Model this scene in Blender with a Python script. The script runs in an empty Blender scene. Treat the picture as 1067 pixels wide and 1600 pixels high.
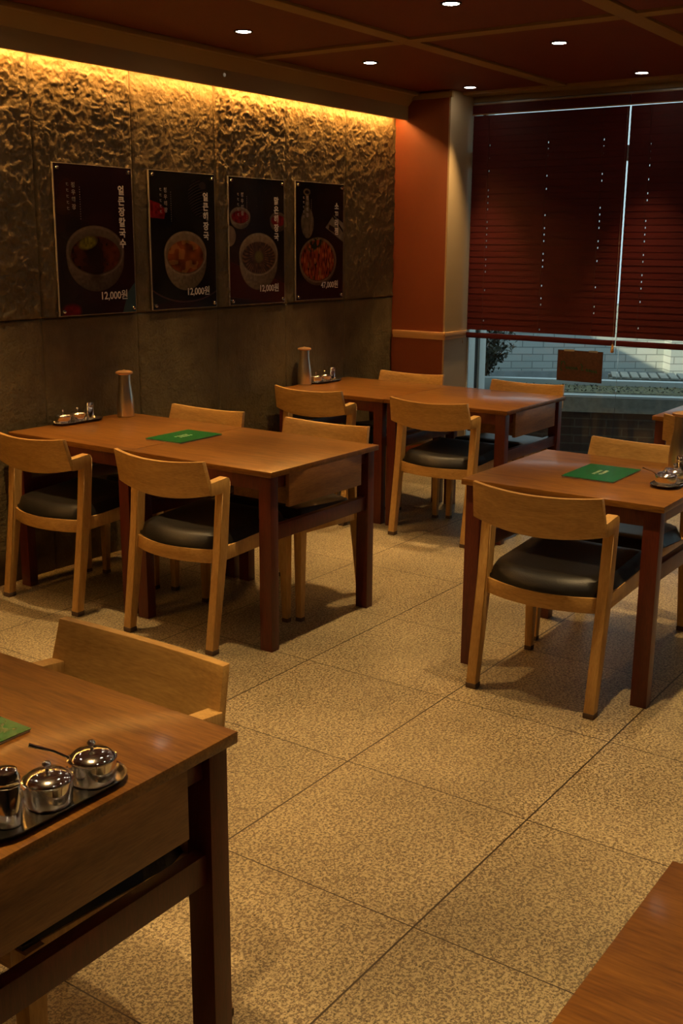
import bpy, bmesh, math, random
import numpy as np
from mathutils import Vector, Matrix

C = bpy.context.scene.collection
SC = bpy.context.scene
random.seed(7)
PI = math.pi

# ------------------------------------------------------------------ camera
YAW, PITCH, ROLL, FPX, CAMH = 0.611307, 0.240919, 0.006649, 1701.3, 1.5476
fw = Vector((math.cos(YAW)*math.cos(PITCH), math.sin(YAW)*math.cos(PITCH), -math.sin(PITCH)))
rt = Vector((math.sin(YAW), -math.cos(YAW), 0.0))
up = rt.cross(fw)
c_, s_ = math.cos(ROLL), math.sin(ROLL)
r2 = c_*rt + s_*up
u2 = -s_*rt + c_*up
cam = bpy.data.cameras.new('camera')
cam_o = bpy.data.objects.new('camera', cam)
C.objects.link(cam_o)
cam_o.matrix_world = Matrix(((r2.x, u2.x, -fw.x, 0), (r2.y, u2.y, -fw.y, 0), (r2.z, u2.z, -fw.z, CAMH), (0, 0, 0, 1)))
cam.sensor_fit = 'VERTICAL'
cam.sensor_height = 36.0
cam.lens = FPX/1600*36.0
cam.clip_start = 0.05
SC.camera = cam_o

# ------------------------------------------------------------------ view, world, sun, lamp power
SC.view_settings.view_transform = 'Standard'
SC.view_settings.look = 'None'
SC.view_settings.exposure = 0.0
SC.view_settings.gamma = 1.0
SC.view_settings.use_curve_mapping = False
WARM = (1.0, 0.66, 0.285)
SPOT_W = 130.0
LED_STRENGTH = 185.0
SKY = 1.2
SUN = 7.0
world = bpy.data.worlds.new('world')
SC.world = world
world.use_nodes = True
bg = world.node_tree.nodes['Background']
bg.inputs['Color'].default_value = (0.62, 0.80, 0.90, 1)
bg.inputs['Strength'].default_value = SKY
sun = bpy.data.lights.new('sun', 'SUN')
sun.energy = SUN
sun.color = (1.0, 0.84, 0.58)
sun.angle = math.radians(0.6)
sun_o = bpy.data.objects.new('sun', sun)
C.objects.link(sun_o)
SUN_DIR = Vector((0.84, -0.37, -0.373)).normalized()
sun_o.rotation_euler = SUN_DIR.to_track_quat('-Z', 'Y').to_euler()
sun_o.location = (9, 8, 8)

# ------------------------------------------------------------------ materials
def newmat(name):
    m = bpy.data.materials.new(name)
    m.use_nodes = True
    nt = m.node_tree
    b = nt.nodes['Principled BSDF']
    return m, nt, b

def rgb(c): return (c[0], c[1], c[2], 1)

def plain(name, col, rough=0.5, metal=0.0, spec=0.5, noise=0.0, nscale=20, bump=0.0, coat=0.0):
    m, nt, b = newmat(name)
    b.inputs['Base Color'].default_value = rgb(col)
    b.inputs['Roughness'].default_value = rough
    b.inputs['Metallic'].default_value = metal
    b.inputs['Specular IOR Level'].default_value = spec
    b.inputs['Coat Weight'].default_value = coat
    if noise or bump:
        tc = nt.nodes.new('ShaderNodeTexCoord')
        n = nt.nodes.new('ShaderNodeTexNoise')
        n.inputs['Scale'].default_value = nscale
        n.inputs['Detail'].default_value = 6
        nt.links.new(tc.outputs['Object'], n.inputs['Vector'])
        if noise:
            r = nt.nodes.new('ShaderNodeValToRGB')
            r.color_ramp.elements[0].position = 0.3
            r.color_ramp.elements[1].position = 0.7
            r.color_ramp.elements[0].color = rgb([x*(1-noise) for x in col])
            r.color_ramp.elements[1].color = rgb([min(1, x*(1+noise)) for x in col])
            nt.links.new(n.outputs['Fac'], r.inputs['Fac'])
            nt.links.new(r.outputs['Color'], b.inputs['Base Color'])
        if bump:
            bp = nt.nodes.new('ShaderNodeBump')
            bp.inputs['Strength'].default_value = bump
            bp.inputs['Distance'].default_value = 0.0025
            nt.links.new(n.outputs['Fac'], bp.inputs['Height'])
            nt.links.new(bp.outputs['Normal'], b.inputs['Normal'])
    return m

def wood(name, light, dark, rough=0.4, grain=(1, 1, 1), scale=6.0, coat=0.0, plank=0.0, spec=0.5):
    """grain: object-space scaling; the small axis is the direction the grain runs"""
    m, nt, b = newmat(name)
    tc = nt.nodes.new('ShaderNodeTexCoord')
    mp = nt.nodes.new('ShaderNodeMapping')
    mp.inputs['Scale'].default_value = grain
    nt.links.new(tc.outputs['Object'], mp.inputs['Vector'])
    oi = nt.nodes.new('ShaderNodeObjectInfo')
    ad = nt.nodes.new('ShaderNodeVectorMath'); ad.operation = 'ADD'
    ml = nt.nodes.new('ShaderNodeVectorMath'); ml.operation = 'SCALE'
    ml.inputs['Scale'].default_value = 1.0
    cb = nt.nodes.new('ShaderNodeCombineXYZ')
    mu = nt.nodes.new('ShaderNodeMath'); mu.operation = 'MULTIPLY'; mu.inputs[1].default_value = 13.0
    nt.links.new(oi.outputs['Random'], mu.inputs[0])
    nt.links.new(mu.outputs[0], cb.inputs[0]); nt.links.new(mu.outputs[0], cb.inputs[1]); nt.links.new(mu.outputs[0], cb.inputs[2])
    nt.links.new(mp.outputs['Vector'], ad.inputs[0]); nt.links.new(cb.outputs[0], ad.inputs[1])
    n = nt.nodes.new('ShaderNodeTexNoise')
    n.inputs['Scale'].default_value = scale
    n.inputs['Detail'].default_value = 8
    n.inputs['Roughness'].default_value = 0.65
    n.inputs['Distortion'].default_value = 0.6
    nt.links.new(ad.outputs[0], n.inputs['Vector'])
    n2 = nt.nodes.new('ShaderNodeTexNoise')
    n2.inputs['Scale'].default_value = scale*9
    n2.inputs['Detail'].default_value = 4
    nt.links.new(ad.outputs[0], n2.inputs['Vector'])
    mx = nt.nodes.new('ShaderNodeMath'); mx.operation = 'MULTIPLY_ADD'
    mx.inputs[1].default_value = 0.45
    nt.links.new(n2.outputs['Fac'], mx.inputs[0])
    m2 = nt.nodes.new('ShaderNodeMath'); m2.operation = 'MULTIPLY'; m2.inputs[1].default_value = 0.6
    nt.links.new(n.outputs['Fac'], m2.inputs[0])
    nt.links.new(m2.outputs[0], mx.inputs[2])
    r = nt.nodes.new('ShaderNodeValToRGB')
    e = r.color_ramp.elements
    e[0].position = 0.36; e[0].color = rgb(dark)
    e[1].position = 0.66; e[1].color = rgb(light)
    nt.links.new(mx.outputs[0], r.inputs['Fac'])
    nt.links.new(r.outputs['Color'], b.inputs['Base Color'])
    b.inputs['Roughness'].default_value = rough
    b.inputs['Coat Weight'].default_value = coat
    b.inputs['Coat Roughness'].default_value = 0.12
    b.inputs['Specular IOR Level'].default_value = spec
    bp = nt.nodes.new('ShaderNodeBump')
    bp.inputs['Strength'].default_value = 0.12
    bp.inputs['Distance'].default_value = 0.002
    nt.links.new(mx.outputs[0], bp.inputs['Height'])
    nt.links.new(bp.outputs['Normal'], b.inputs['Normal'])
    return m

M = {}
M['top'] = wood('table_top_wood', (0.260, 0.108, 0.017), (0.100, 0.034, 0.005), 0.36, (10, 0.9, 10), 2.4, coat=0.30, spec=0.3)
M['drawer'] = wood('drawer_wood', (0.30, 0.135, 0.038), (0.15, 0.060, 0.016), 0.4, (1.1, 9, 9), 3.0)
M['leg'] = wood('dark_red_wood', (0.120, 0.019, 0.008), (0.060, 0.008, 0.004), 0.38, (9, 9, 1.1), 4.0)
M['chair'] = wood('honey_wood', (0.60, 0.36, 0.115), (0.40, 0.215, 0.06), 0.42, (9, 9, 1.2), 3.0)
M['chair_back'] = wood('honey_back_wood', (0.56, 0.325, 0.095), (0.34, 0.175, 0.045), 0.40, (8, 1.1, 9), 3.0)
M['leather'] = plain('black_leather', (0.010, 0.008, 0.006), 0.42, spec=0.4, bump=0.25, nscale=160)
M['felt'] = plain('brown_felt', (0.10, 0.06, 0.035), 0.9)
M['steel'] = plain('polished_steel', (0.90, 0.87, 0.82), 0.13, 1.0)
M['steel_brushed'] = plain('brushed_steel', (0.72, 0.67, 0.58), 0.28, 1.0)
M['steel_tray'] = plain('tray_steel', (0.55, 0.52, 0.48), 0.2, 1.0)
M['cap'] = plain('copper_cap', (0.62, 0.36, 0.18), 0.35, 0.6)
M['green'] = plain('green_cover', (0.008, 0.115, 0.028), 0.25, noise=0.15, nscale=40)
M['page'] = plain('page_edge', (0.55, 0.53, 0.45), 0.6)
M['cream'] = plain('cream_ink', (0.85, 0.80, 0.55), 0.5)
M['ink'] = plain('pale_ink', (0.62, 0.57, 0.50), 0.5)
M['ink_dim'] = plain('dim_ink', (0.26, 0.22, 0.19), 0.5)
M['acrylic'] = plain('acrylic_edge', (0.30, 0.27, 0.22), 0.15)
M['ceil'] = plain('red_ceiling_panel', (0.120, 0.0145, 0.004), 0.62, noise=0.25, nscale=300)
M['strip'] = plain('beige_strip', (0.24, 0.14, 0.045), 0.6)
M['soffit'] = plain('soffit_board', (0.25, 0.15, 0.05), 0.65)
M['red'] = plain('red_column_panel', (0.17, 0.034, 0.006), 0.6, noise=0.2, nscale=400)
M['beige'] = plain('beige_wall', (0.33, 0.235, 0.13), 0.7, noise=0.15, nscale=300)
M['rail'] = plain('chair_rail_paint', (0.50, 0.27, 0.10), 0.55)
M['blind'] = wood('blind_slat_wood', (0.062, 0.0032, 0.0032), (0.036, 0.002, 0.002), 0.6, (9, 0.8, 9), 5.0, spec=0.2)
M['cord'] = plain('pale_cord', (0.25, 0.20, 0.15), 0.7)
M['tassel'] = plain('wooden_tassel', (0.36, 0.19, 0.06), 0.4)
M['alu'] = plain('window_aluminium', (0.42, 0.44, 0.42), 0.38, 0.55)
M['frame'] = plain('pale_window_frame', (0.66, 0.68, 0.66), 0.4)
M['dark'] = plain('dark_recess', (0.012, 0.010, 0.008), 0.6)
M['sign'] = plain('sign_board_red_brown', (0.085, 0.032, 0.022), 0.5, noise=0.3, nscale=60)
M['sign_ink'] = plain('sign_green_ink', (0.01, 0.085, 0.03), 0.5)
M['concrete'] = plain('concrete_grey', (0.30, 0.31, 0.28), 0.85, noise=0.2, nscale=25)
M['edge_white'] = plain('white_painted_curb', (0.62, 0.68, 0.70), 0.6)
M['plank'] = plain('weathered_plank', (0.34, 0.33, 0.28), 0.8, noise=0.25, nscale=20)
M['soil'] = plain('dry_soil_and_moss', (0.15, 0.14, 0.07), 0.95, noise=0.7, nscale=35, bump=1.0)
M['leaf'] = plain('dark_leaf', (0.028, 0.030, 0.011), 0.5, noise=0.4, nscale=12)
M['twig'] = plain('twig_bark', (0.10, 0.06, 0.035), 0.8)
M['asphalt'] = plain('pavement', (0.24, 0.27, 0.28), 0.9, noise=0.2, nscale=8)
M['plaster'] = plain('plain_plaster', (0.07, 0.05, 0.03), 0.8)

def emis(name, col, st):
    m, nt, b = newmat(name)
    b.inputs['Base Color'].default_value = (0, 0, 0, 1)
    b.inputs['Emission Color'].default_value = rgb(col)
    b.inputs['Emission Strength'].default_value = st
    return m
M['led'] = emis('led_strip_glow', (1.0, 0.47, 0.105), LED_STRENGTH)
M['lens'] = emis('downlight_glow', (1.0, 0.90, 0.72), 40.0)

def glass():
    m = bpy.data.materials.new('window_glass'); m.use_nodes = True
    nt = m.node_tree
    for n in list(nt.nodes):
        if n.type != 'OUTPUT_MATERIAL': nt.nodes.remove(n)
    out = [n for n in nt.nodes if n.type == 'OUTPUT_MATERIAL'][0]
    t = nt.nodes.new('ShaderNodeBsdfTransparent'); t.inputs['Color'].default_value = (0.86, 0.90, 0.88, 1)
    g = nt.nodes.new('ShaderNodeBsdfGlossy'); g.inputs['Roughness'].default_value = 0.02
    f = nt.nodes.new('ShaderNodeFresnel'); f.inputs['IOR'].default_value = 1.45
    mx = nt.nodes.new('ShaderNodeMixShader')
    nt.links.new(f.outputs[0], mx.inputs[0]); nt.links.new(t.outputs[0], mx.inputs[1]); nt.links.new(g.outputs[0], mx.inputs[2])
    nt.links.new(mx.outputs[0], out.inputs['Surface'])
    return m
M['glass'] = glass()

def granite():
    m, nt, b = newmat('granite_floor_tiles')
    tc = nt.nodes.new('ShaderNodeTexCoord')
    L = nt.links.new
    n1 = nt.nodes.new('ShaderNodeTexNoise'); n1.inputs['Scale'].default_value = 120; n1.inputs['Detail'].default_value = 7; n1.inputs['Roughness'].default_value = 0.8
    v = nt.nodes.new('ShaderNodeTexVoronoi'); v.inputs['Scale'].default_value = 210
    n3 = nt.nodes.new('ShaderNodeTexNoise'); n3.inputs['Scale'].default_value = 2.2; n3.inputs['Detail'].default_value = 3
    for n in (n1, v, n3): L(tc.outputs['Object'], n.inputs['Vector'])
    r = nt.nodes.new('ShaderNodeValToRGB')
    e = r.color_ramp.elements
    e[0].position = 0.415; e[0].color = (0.045, 0.032, 0.017, 1)
    e[1].position = 0.52; e[1].color = (0.43, 0.34, 0.19, 1)
    x = r.color_ramp.elements.new(0.70); x.color = (0.58, 0.475, 0.30, 1)
    L(n1.outputs['Fac'], r.inputs['Fac'])
    # sparse pepper specks
    sep = nt.nodes.new('ShaderNodeSeparateColor'); L(v.outputs['Color'], sep.inputs[0])
    lt = nt.nodes.new('ShaderNodeMath'); lt.operation = 'LESS_THAN'; lt.inputs[1].default_value = 0.20
    L(sep.outputs[0], lt.inputs[0])
    mx = nt.nodes.new('ShaderNodeMix'); mx.data_type = 'RGBA'
    L(lt.outputs[0], mx.inputs[0])
    L(r.outputs['Color'], mx.inputs[6]); mx.inputs[7].default_value = (0.17, 0.12, 0.07, 1)
    # broad unevenness of the stone
    r3 = nt.nodes.new('ShaderNodeMapRange'); r3.inputs[1].default_value = 0.3; r3.inputs[2].default_value = 0.7; r3.inputs[3].default_value = 0.80; r3.inputs[4].default_value = 1.12
    L(n3.outputs['Fac'], r3.inputs[0])
    mm = nt.nodes.new('ShaderNodeVectorMath'); mm.operation = 'SCALE'
    L(mx.outputs[2], mm.inputs[0]); L(r3.outputs[0], mm.inputs['Scale'])
    # joints between the slabs
    s = nt.nodes.new('ShaderNodeSeparateXYZ'); L(tc.outputs['Object'], s.inputs[0])
    def joint(sock, off, per, hw):
        a = nt.nodes.new('ShaderNodeMath'); a.operation = 'SUBTRACT'; a.inputs[1].default_value = off; L(sock, a.inputs[0])
        p = nt.nodes.new('ShaderNodeMath'); p.operation = 'PINGPONG'; p.inputs[1].default_value = per/2; L(a.outputs[0], p.inputs[0])
        l = nt.nodes.new('ShaderNodeMath'); l.operation = 'LESS_THAN'; l.inputs[1].default_value = hw; L(p.outputs[0], l.inputs[0])
        return l.outputs[0]
    jx = joint(s.outputs['X'], 2.535-0.6018*8, 0.6018, 0.0019)
    jy = joint(s.outputs['Y'], 1.7465-0.6039*12, 0.6039, 0.0026)
    mxm = nt.nodes.new('ShaderNodeMath'); mxm.operation = 'MAXIMUM'; L(jx, mxm.inputs[0]); L(jy, mxm.inputs[1])
    # every slab has its own tone
    def cell(sock, off, per):
        a = nt.nodes.new('ShaderNodeMath'); a.operation = 'SUBTRACT'; a.inputs[1].default_value = off; L(sock, a.inputs[0])
        d = nt.nodes.new('ShaderNodeMath'); d.operation = 'DIVIDE'; d.inputs[1].default_value = per; L(a.outputs[0], d.inputs[0])
        f = nt.nodes.new('ShaderNodeMath'); f.operation = 'FLOOR'; L(d.outputs[0], f.inputs[0]); return f.outputs[0]
    cc = nt.nodes.new('ShaderNodeCombineXYZ'); L(cell(s.outputs['X'], 2.535-0.6018*8, 0.6018), cc.inputs[0]); L(cell(s.outputs['Y'], 1.7465-0.6039*12, 0.6039), cc.inputs[1])
    wn = nt.nodes.new('ShaderNodeTexWhiteNoise'); wn.noise_dimensions = '3D'; L(cc.outputs[0], wn.inputs['Vector'])
    wr = nt.nodes.new('ShaderNodeMapRange'); wr.inputs[3].default_value = 0.86; wr.inputs[4].default_value = 1.08; L(wn.outputs['Value'], wr.inputs[0])
    mt = nt.nodes.new('ShaderNodeVectorMath'); mt.operation = 'SCALE'; L(mm.outputs[0], mt.inputs[0]); L(wr.outputs[0], mt.inputs['Scale']); mm = mt
    m3 = nt.nodes.new('ShaderNodeMix'); m3.data_type = 'RGBA'
    L(mxm.outputs[0], m3.inputs[0]); L(mm.outputs[0], m3.inputs[6]); m3.inputs[7].default_value = (0.035, 0.022, 0.010, 1)
    L(m3.outputs[2], b.inputs['Base Color'])
    b.inputs['Roughness'].default_value = 0.42
    b.inputs['Specular IOR Level'].default_value = 0.4
    return m
M['floor'] = granite()

def stone():
    m, nt, b = newmat('rough_stone_wall')
    L = nt.links.new
    tc = nt.nodes.new('ShaderNodeTexCoord')
    n = nt.nodes.new('ShaderNodeTexNoise'); n.inputs['Scale'].default_value = 9; n.inputs['Detail'].default_value = 10
    L(tc.outputs['Object'], n.inputs['Vector'])
    r = nt.nodes.new('ShaderNodeValToRGB'); e = r.color_ramp.elements
    e[0].position = 0.3; e[0].color = (0.085, 0.058, 0.022, 1); e[1].position = 0.7; e[1].color = (0.145, 0.102, 0.040, 1)
    L(n.outputs['Fac'], r.inputs['Fac']); L(r.outputs['Color'], b.inputs['Base Color'])
    b.inputs['Roughness'].default_value = 0.62
    n2 = nt.nodes.new('ShaderNodeTexNoise'); n2.inputs['Scale'].default_value = 70; n2.inputs['Detail'].default_value = 8
    L(tc.outputs['Object'], n2.inputs['Vector'])
    bp = nt.nodes.new('ShaderNodeBump'); bp.inputs['Strength'].default_value = 0.7; bp.inputs['Distance'].default_value = 0.008
    L(n2.outputs['Fac'], bp.inputs['Height']); L(bp.outputs['Normal'], b.inputs['Normal'])
    return m
M['stone'] = stone()

def brick(name, c1, c2, mortar, bw, bh, ms):
    m, nt, b = newmat(name)
    L = nt.links.new
    tc = nt.nodes.new('ShaderNodeTexCoord')
    s = nt.nodes.new('ShaderNodeSeparateXYZ'); L(tc.outputs['Object'], s.inputs[0])
    cb = nt.nodes.new('ShaderNodeCombineXYZ'); L(s.outputs['X'], cb.inputs[0]); L(s.outputs['Z'], cb.inputs[1])
    t = nt.nodes.new('ShaderNodeTexBrick')
    t.inputs['Scale'].default_value = 1.0
    t.inputs['Brick Width'].default_value = bw; t.inputs['Row Height'].default_value = bh
    t.inputs['Mortar Size'].default_value = ms
    t.inputs['Color1'].default_value = rgb(c1); t.inputs['Color2'].default_value = rgb(c2); t.inputs['Mortar'].default_value = rgb(mortar)
    L(cb.outputs[0], t.inputs['Vector']); L(t.outputs['Color'], b.inputs['Base Color'])
    b.inputs['Roughness'].default_value = 0.85
    return m
M['brick_far'] = brick('painted_brick', (0.47, 0.51, 0.50), (0.38, 0.43, 0.42), (0.22, 0.25, 0.25), 0.21, 0.070, 0.005)
M['brick_dark'] = brick('dark_brick', (0.075, 0.045, 0.035), (0.055, 0.035, 0.028), (0.10, 0.09, 0.075), 0.22, 0.060, 0.005)

# ------------------------------------------------------------------ mesh helpers
class MB:
    def __init__(self): self.v = []; self.f = []
    def add(self, vs, fs):
        n = len(self.v); self.v += [tuple(p) for p in vs]; self.f += [tuple(i+n for i in f) for f in fs]; return self
    def box(self, x0, x1, y0, y1, z0, z1):
        return self.add([(x0, y0, z0), (x1, y0, z0), (x1, y1, z0), (x0, y1, z0), (x0, y0, z1), (x1, y0, z1), (x1, y1, z1), (x0, y1, z1)],
                        [(0, 3, 2, 1), (4, 5, 6, 7), (0, 1, 5, 4), (1, 2, 6, 5), (2, 3, 7, 6), (3, 0, 4, 7)])
    def loft(self, rings, cap=True):
        n = len(rings[0]); vs = [p for r in rings for p in r]; fs = []
        for k in range(len(rings)-1):
            for i in range(n):
                j = (i+1) % n
                fs.append((k*n+i, k*n+j, (k+1)*n+j, (k+1)*n+i))
        if cap:
            fs.append(tuple(range(n-1, -1, -1))); fs.append(tuple((len(rings)-1)*n+i for i in range(n)))
        return self.add(vs, fs)
    def lathe(self, prof, seg=32, cx=0, cy=0, cap=True):
        rings = [[(cx+r*math.cos(2*PI*i/seg), cy+r*math.sin(2*PI*i/seg), z) for i in range(seg)] for r, z in prof]
        return self.loft(rings, cap)
    def prism(self, poly, axis, a, b):
        """poly in the plane perpendicular to axis; axis 'y': poly=(x,z)"""
        if axis == 'y': ring = lambda t: [(p[0], t, p[1]) for p in poly]
        elif axis == 'z': ring = lambda t: [(p[0], p[1], t) for p in poly]
        else: ring = lambda t: [(t, p[0], p[1]) for p in poly]
        return self.loft([ring(a), ring(b)])
    def tube(self, pts, r, seg=8):
        pts = [Vector(p) for p in pts]; rings = []
        for i, p in enumerate(pts):
            d = (pts[min(i+1, len(pts)-1)]-pts[max(i-1, 0)]).normalized()
            a = d.cross(Vector((0, 0, 1)));
            if a.length < 1e-3: a = d.cross(Vector((1, 0, 0)))
            a.normalize(); b = d.cross(a)
            rr = r[i] if isinstance(r, (list, tuple)) else r
            rings.append([tuple(p+a*math.cos(2*PI*k/seg)*rr+b*math.sin(2*PI*k/seg)*rr) for k in range(seg)])
        return self.loft(rings)
    def build(self, name, m, parent=None, bevel=0.0, seg=2, smooth=False, loc=None, rotz=0, subsurf=0):
        me = bpy.data.meshes.new(name)
        me.from_pydata(self.v, [], self.f); me.update()
        bm = bmesh.new(); bm.from_mesh(me)
        bmesh.ops.recalc_face_normals(bm, faces=bm.faces)
        if bevel:
            ed = [e for e in bm.edges if len(e.link_faces) == 2 and e.calc_face_angle(0) > 0.5]
            bmesh.ops.bevel(bm, geom=ed, offset=bevel, segments=seg, profile=0.6, affect='EDGES', clamp_overlap=True)
        bm.to_mesh(me); bm.free()
        me.materials.append(m)
        if smooth or bevel:
            for p in me.polygons: p.use_smooth = True
            try: me.set_sharp_from_angle(angle=math.radians(38))
            except Exception: pass
        o = bpy.data.objects.new(name, me); C.objects.link(o)
        if parent: o.parent = parent
        if loc: o.location = loc
        if rotz: o.rotation_euler = (0, 0, rotz)
        if subsurf:
            s = o.modifiers.new('s', 'SUBSURF'); s.levels = subsurf; s.render_levels = subsurf
        return o

def tag(o, label=None, cat=None, group=None, kind=None):
    if label: o['label'] = label
    if cat: o['category'] = cat
    if group: o['group'] = group
    if kind: o['kind'] = kind
    return o
def thing(name, label, cat, loc=(0, 0, 0), rotz=0, group=None):
    o = bpy.data.objects.new(name, None); C.objects.link(o)
    o.empty_display_size = 0.1
    o.location = loc; o.rotation_euler = (0, 0, rotz)
    return tag(o, label, cat, group)
def struct(name, mb, m, **k):
    return tag(mb.build(name, m, **k), kind='structure')
def copy_tree(o, parent=None):
    c = o.copy(); C.objects.link(c)
    if parent: c.parent = parent
    for ch in list(o.children): copy_tree(ch, c)
    return c

# ------------------------------------------------------------------ room shell
WY = 4.06      # stone wall
XP = 6.37      # red column face
XW = 6.70      # window glass
ZC = 2.49      # ceiling strips
X0, Y0 = -1.6, -3.0
struct('floor', MB().box(X0, XW+0.02, Y0, WY+0.1, -0.08, 0.0), M['floor'])

def vnoise(x, z, seed):
    rs = np.random.RandomState(seed); P = rs.rand(256, 256)
    xi = np.floor(x).astype(int); zi = np.floor(z).astype(int); fx = x-xi; fz = z-zi
    fx = fx*fx*(3-2*fx); fz = fz*fz*(3-2*fz)
    a = P[xi % 256, zi % 256]; b = P[(xi+1) % 256, zi % 256]; c = P[xi % 256, (zi+1) % 256]; d = P[(xi+1) % 256, (zi+1) % 256]
    return (a*(1-fx)+b*fx)*(1-fz)+(c*(1-fx)+d*fx)*fz
JX = [3.37+0.6085*i for i in range(-8, 5)]
JZ = 1.205
def stone_wall():
    xs = []
    x = X0
    js = [j for j in JX if X0 < j < XP+.3]
    edges = [X0]+js+[XP+0.28]
    for a, b in zip(edges[:-1], edges[1:]):
        st = 0.0055 if b > 2.8 else 0.02
        n = max(2, int((b-a-0.006)/st))
        xs += list(np.linspace(a+0.0035, b-0.0035, n)) + ([b-0.002, b+0.002] if b != edges[-1] else [b])
    xs = np.array([X0]+xs)
    zs = list(np.linspace(0, JZ-0.0035, 95))+[JZ-0.002, JZ+0.002]+list(np.linspace(JZ+0.0035, 1.9, 95))+list(np.linspace(1.906, 2.48, 104))
    zs = np.array(zs)
    Xg, Zg = np.meshgrid(xs, zs, indexing='ij')
    def ridged(sc, seed, warp=0.6):
        wx = Xg+warp/sc*(vnoise(Xg*sc*0.7+9, Zg*sc*0.7+3, seed+50)-0.5)*2
        wz = Zg+warp/sc*(vnoise(Xg*sc*0.7+31, Zg*sc*0.7+17, seed+51)-0.5)*2
        return 1-np.abs(vnoise(wx*sc+40, wz*sc+40, seed)*2-1)
    a = ridged(9, 1)**2; b = ridged(19, 2)**2; c = ridged(41, 3)**1.5; d = ridged(74, 4, 0.8)
    base = vnoise(Xg*5+3, Zg*5+1, 8)
    h = 0.20*a+0.34*b+0.36*c+0.26*d+0.10*base
    # each slab is split a little differently
    col = np.searchsorted(np.array(JX), Xg)
    amp = 0.0215*(0.85+0.3*np.sin(col*2.3+1))
    low = Zg < JZ
    amp = np.where(low, 0.0060, amp)
    disp = h*amp
    dj = np.min(np.abs(Xg[..., None]-np.array(JX)), axis=-1)
    groove = (dj < 0.0026) | (np.abs(Zg-JZ) < 0.0026)
    fade = np.clip((dj-0.002)/0.012, 0.35, 1)
    disp = disp*fade
    Yg = WY-disp; Yg = np.where(groove, WY+0.003, Yg)
    nx, nz = Xg.shape
    co = np.stack([Xg, Yg, Zg], -1).reshape(-1, 3)
    idx = np.arange(nx*nz).reshape(nx, nz)
    q = np.stack([idx[:-1, :-1], idx[1:, :-1], idx[1:, 1:], idx[:-1, 1:]], -1).reshape(-1, 4)
    me = bpy.data.meshes.new('wall_left')
    me.vertices.add(len(co)); me.vertices.foreach_set('co', co.ravel())
    me.loops.add(q.size); me.loops.foreach_set('vertex_index', q.ravel().astype(np.int32))
    me.polygons.add(len(q)); me.polygons.foreach_set('loop_start', np.arange(0, q.size, 4, dtype=np.int32))
    me.polygons.foreach_set('use_smooth', np.ones(len(q), bool))
    me.update(calc_edges=True); me.validate()
    me.materials.append(M['stone'])
    o = bpy.data.objects.new('wall_left', me); C.objects.link(o)
    return tag(o, kind='structure')
stone_wall()
# solid backing behind the stone facing and the other walls
struct('wall_left', MB().box(X0, XP+0.35, WY+0.01, WY+0.12, 0, 2.9), M['plaster'])
struct('wall_near', MB().box(X0-0.1, X0, Y0, WY+0.1, 0, 2.9), M['plaster'])
struct('wall_right', MB().box(X0, XW+0.1, Y0-0.1, Y0, 0, 2.9), M['plaster'])
YC = 3.652     # column corner
struct('wall_far', MB().box(XP, XP+0.02, YC, WY+0.02, 0, 2.53), M['red'])
struct('wall_far', MB().box(XP+0.02, XW-0.012, YC-0.012, WY+0.02, 0, 2.53).box(XP, XP+0.02, YC-0.012, YC, 0, 2.53), M['beige'])
YE = -0.62     # far end of the glazing, outside the frame
struct('wall_far', MB().box(XW-0.05, XW+0.12, Y0, YE, 0, 2.9), M['plaster'])
struct('wall_far', MB().box(XW-0.03, XW+0.12, YE, YC-0.012, 2.452, 2.9), M['soffit'])
# chair rail on the column
rail = MB().box(XP-0.016, XP, YC-0.012, WY-0.02, 0.955, 0.985).box(XP-0.010, XP, YC-0.012, WY-0.02, 0.935, 0.955)
rail.box(XP-0.016, XW-0.02, YC-0.028, YC-0.012, 0.955, 0.985).box(XP-0.010, XW-0.02, YC-0.022, YC-0.012, 0.935, 0.955)
struct('trim_1', rail, M['rail'], bevel=0.003)

# ceiling: red panels divided by beige strips that hang a little lower
struct('ceiling', MB().box(X0, XW+0.1, Y0, WY+0.1, ZC+0.012, ZC+0.10), M['ceil'])
st = MB()
for y in (2.97, 1.865, 0.76, -0.345, -1.45, -2.55):
    st.box(X0, 6.52, y-0.045, y+0.045, ZC, ZC+0.014)
struct('trim_2', st, M['strip'], bevel=0.002)
st = MB()
for x in (4.755, 2.56, 0.36):
    prev = [Y0]
    ys = [-2.55, -1.45, -0.345, 0.76, 1.865, 2.97]
    lo = Y0
    for y in ys+[None]:
        hi = (y-0.045) if y is not None else 3.87
        st.box(x-0.045, x+0.045, lo, hi, ZC, ZC+0.014)
        if y is not None: lo = y+0.045
struct('trim_3', st, M['strip'])
struct('trim_4', MB().box(6.52, XW-0.03, Y0, YC+0.02, ZC-0.005, ZC+0.014), M['strip'])
# soffit board that hides the light strip
sf = MB().box(X0, XP, 3.955, 3.98, 2.335, ZC+0.012).box(X0, XP, 3.87, 3.955, ZC-0.012, ZC+0.012)
struct('trim_5', sf, M['soffit'], bevel=0.004)
struct('trim_6', MB().prism([(3.955, 2.42), (3.955, ZC-0.012), (3.90, ZC-0.012)], 'x', X0, XP), M['soffit'])
# column capping below the ceiling
struct('trim_7', MB().box(XP-0.02, XP, YC-0.03, 3.955, 2.455, ZC), M['strip'])
# screw cap on the soffit
o = MB().lathe([(0.0, 0), (0.008, 0.0), (0.010, 0.002), (0.010, 0.004)], 20).build('screw_cap', M['steel_brushed'], smooth=True, loc=(4.56, 3.9555, 2.395))
o.rotation_euler = (PI/2, 0, 0); 
tag(o, 'tiny round metal screw cap on the beige soffit above the posters', 'screw cap')

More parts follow.
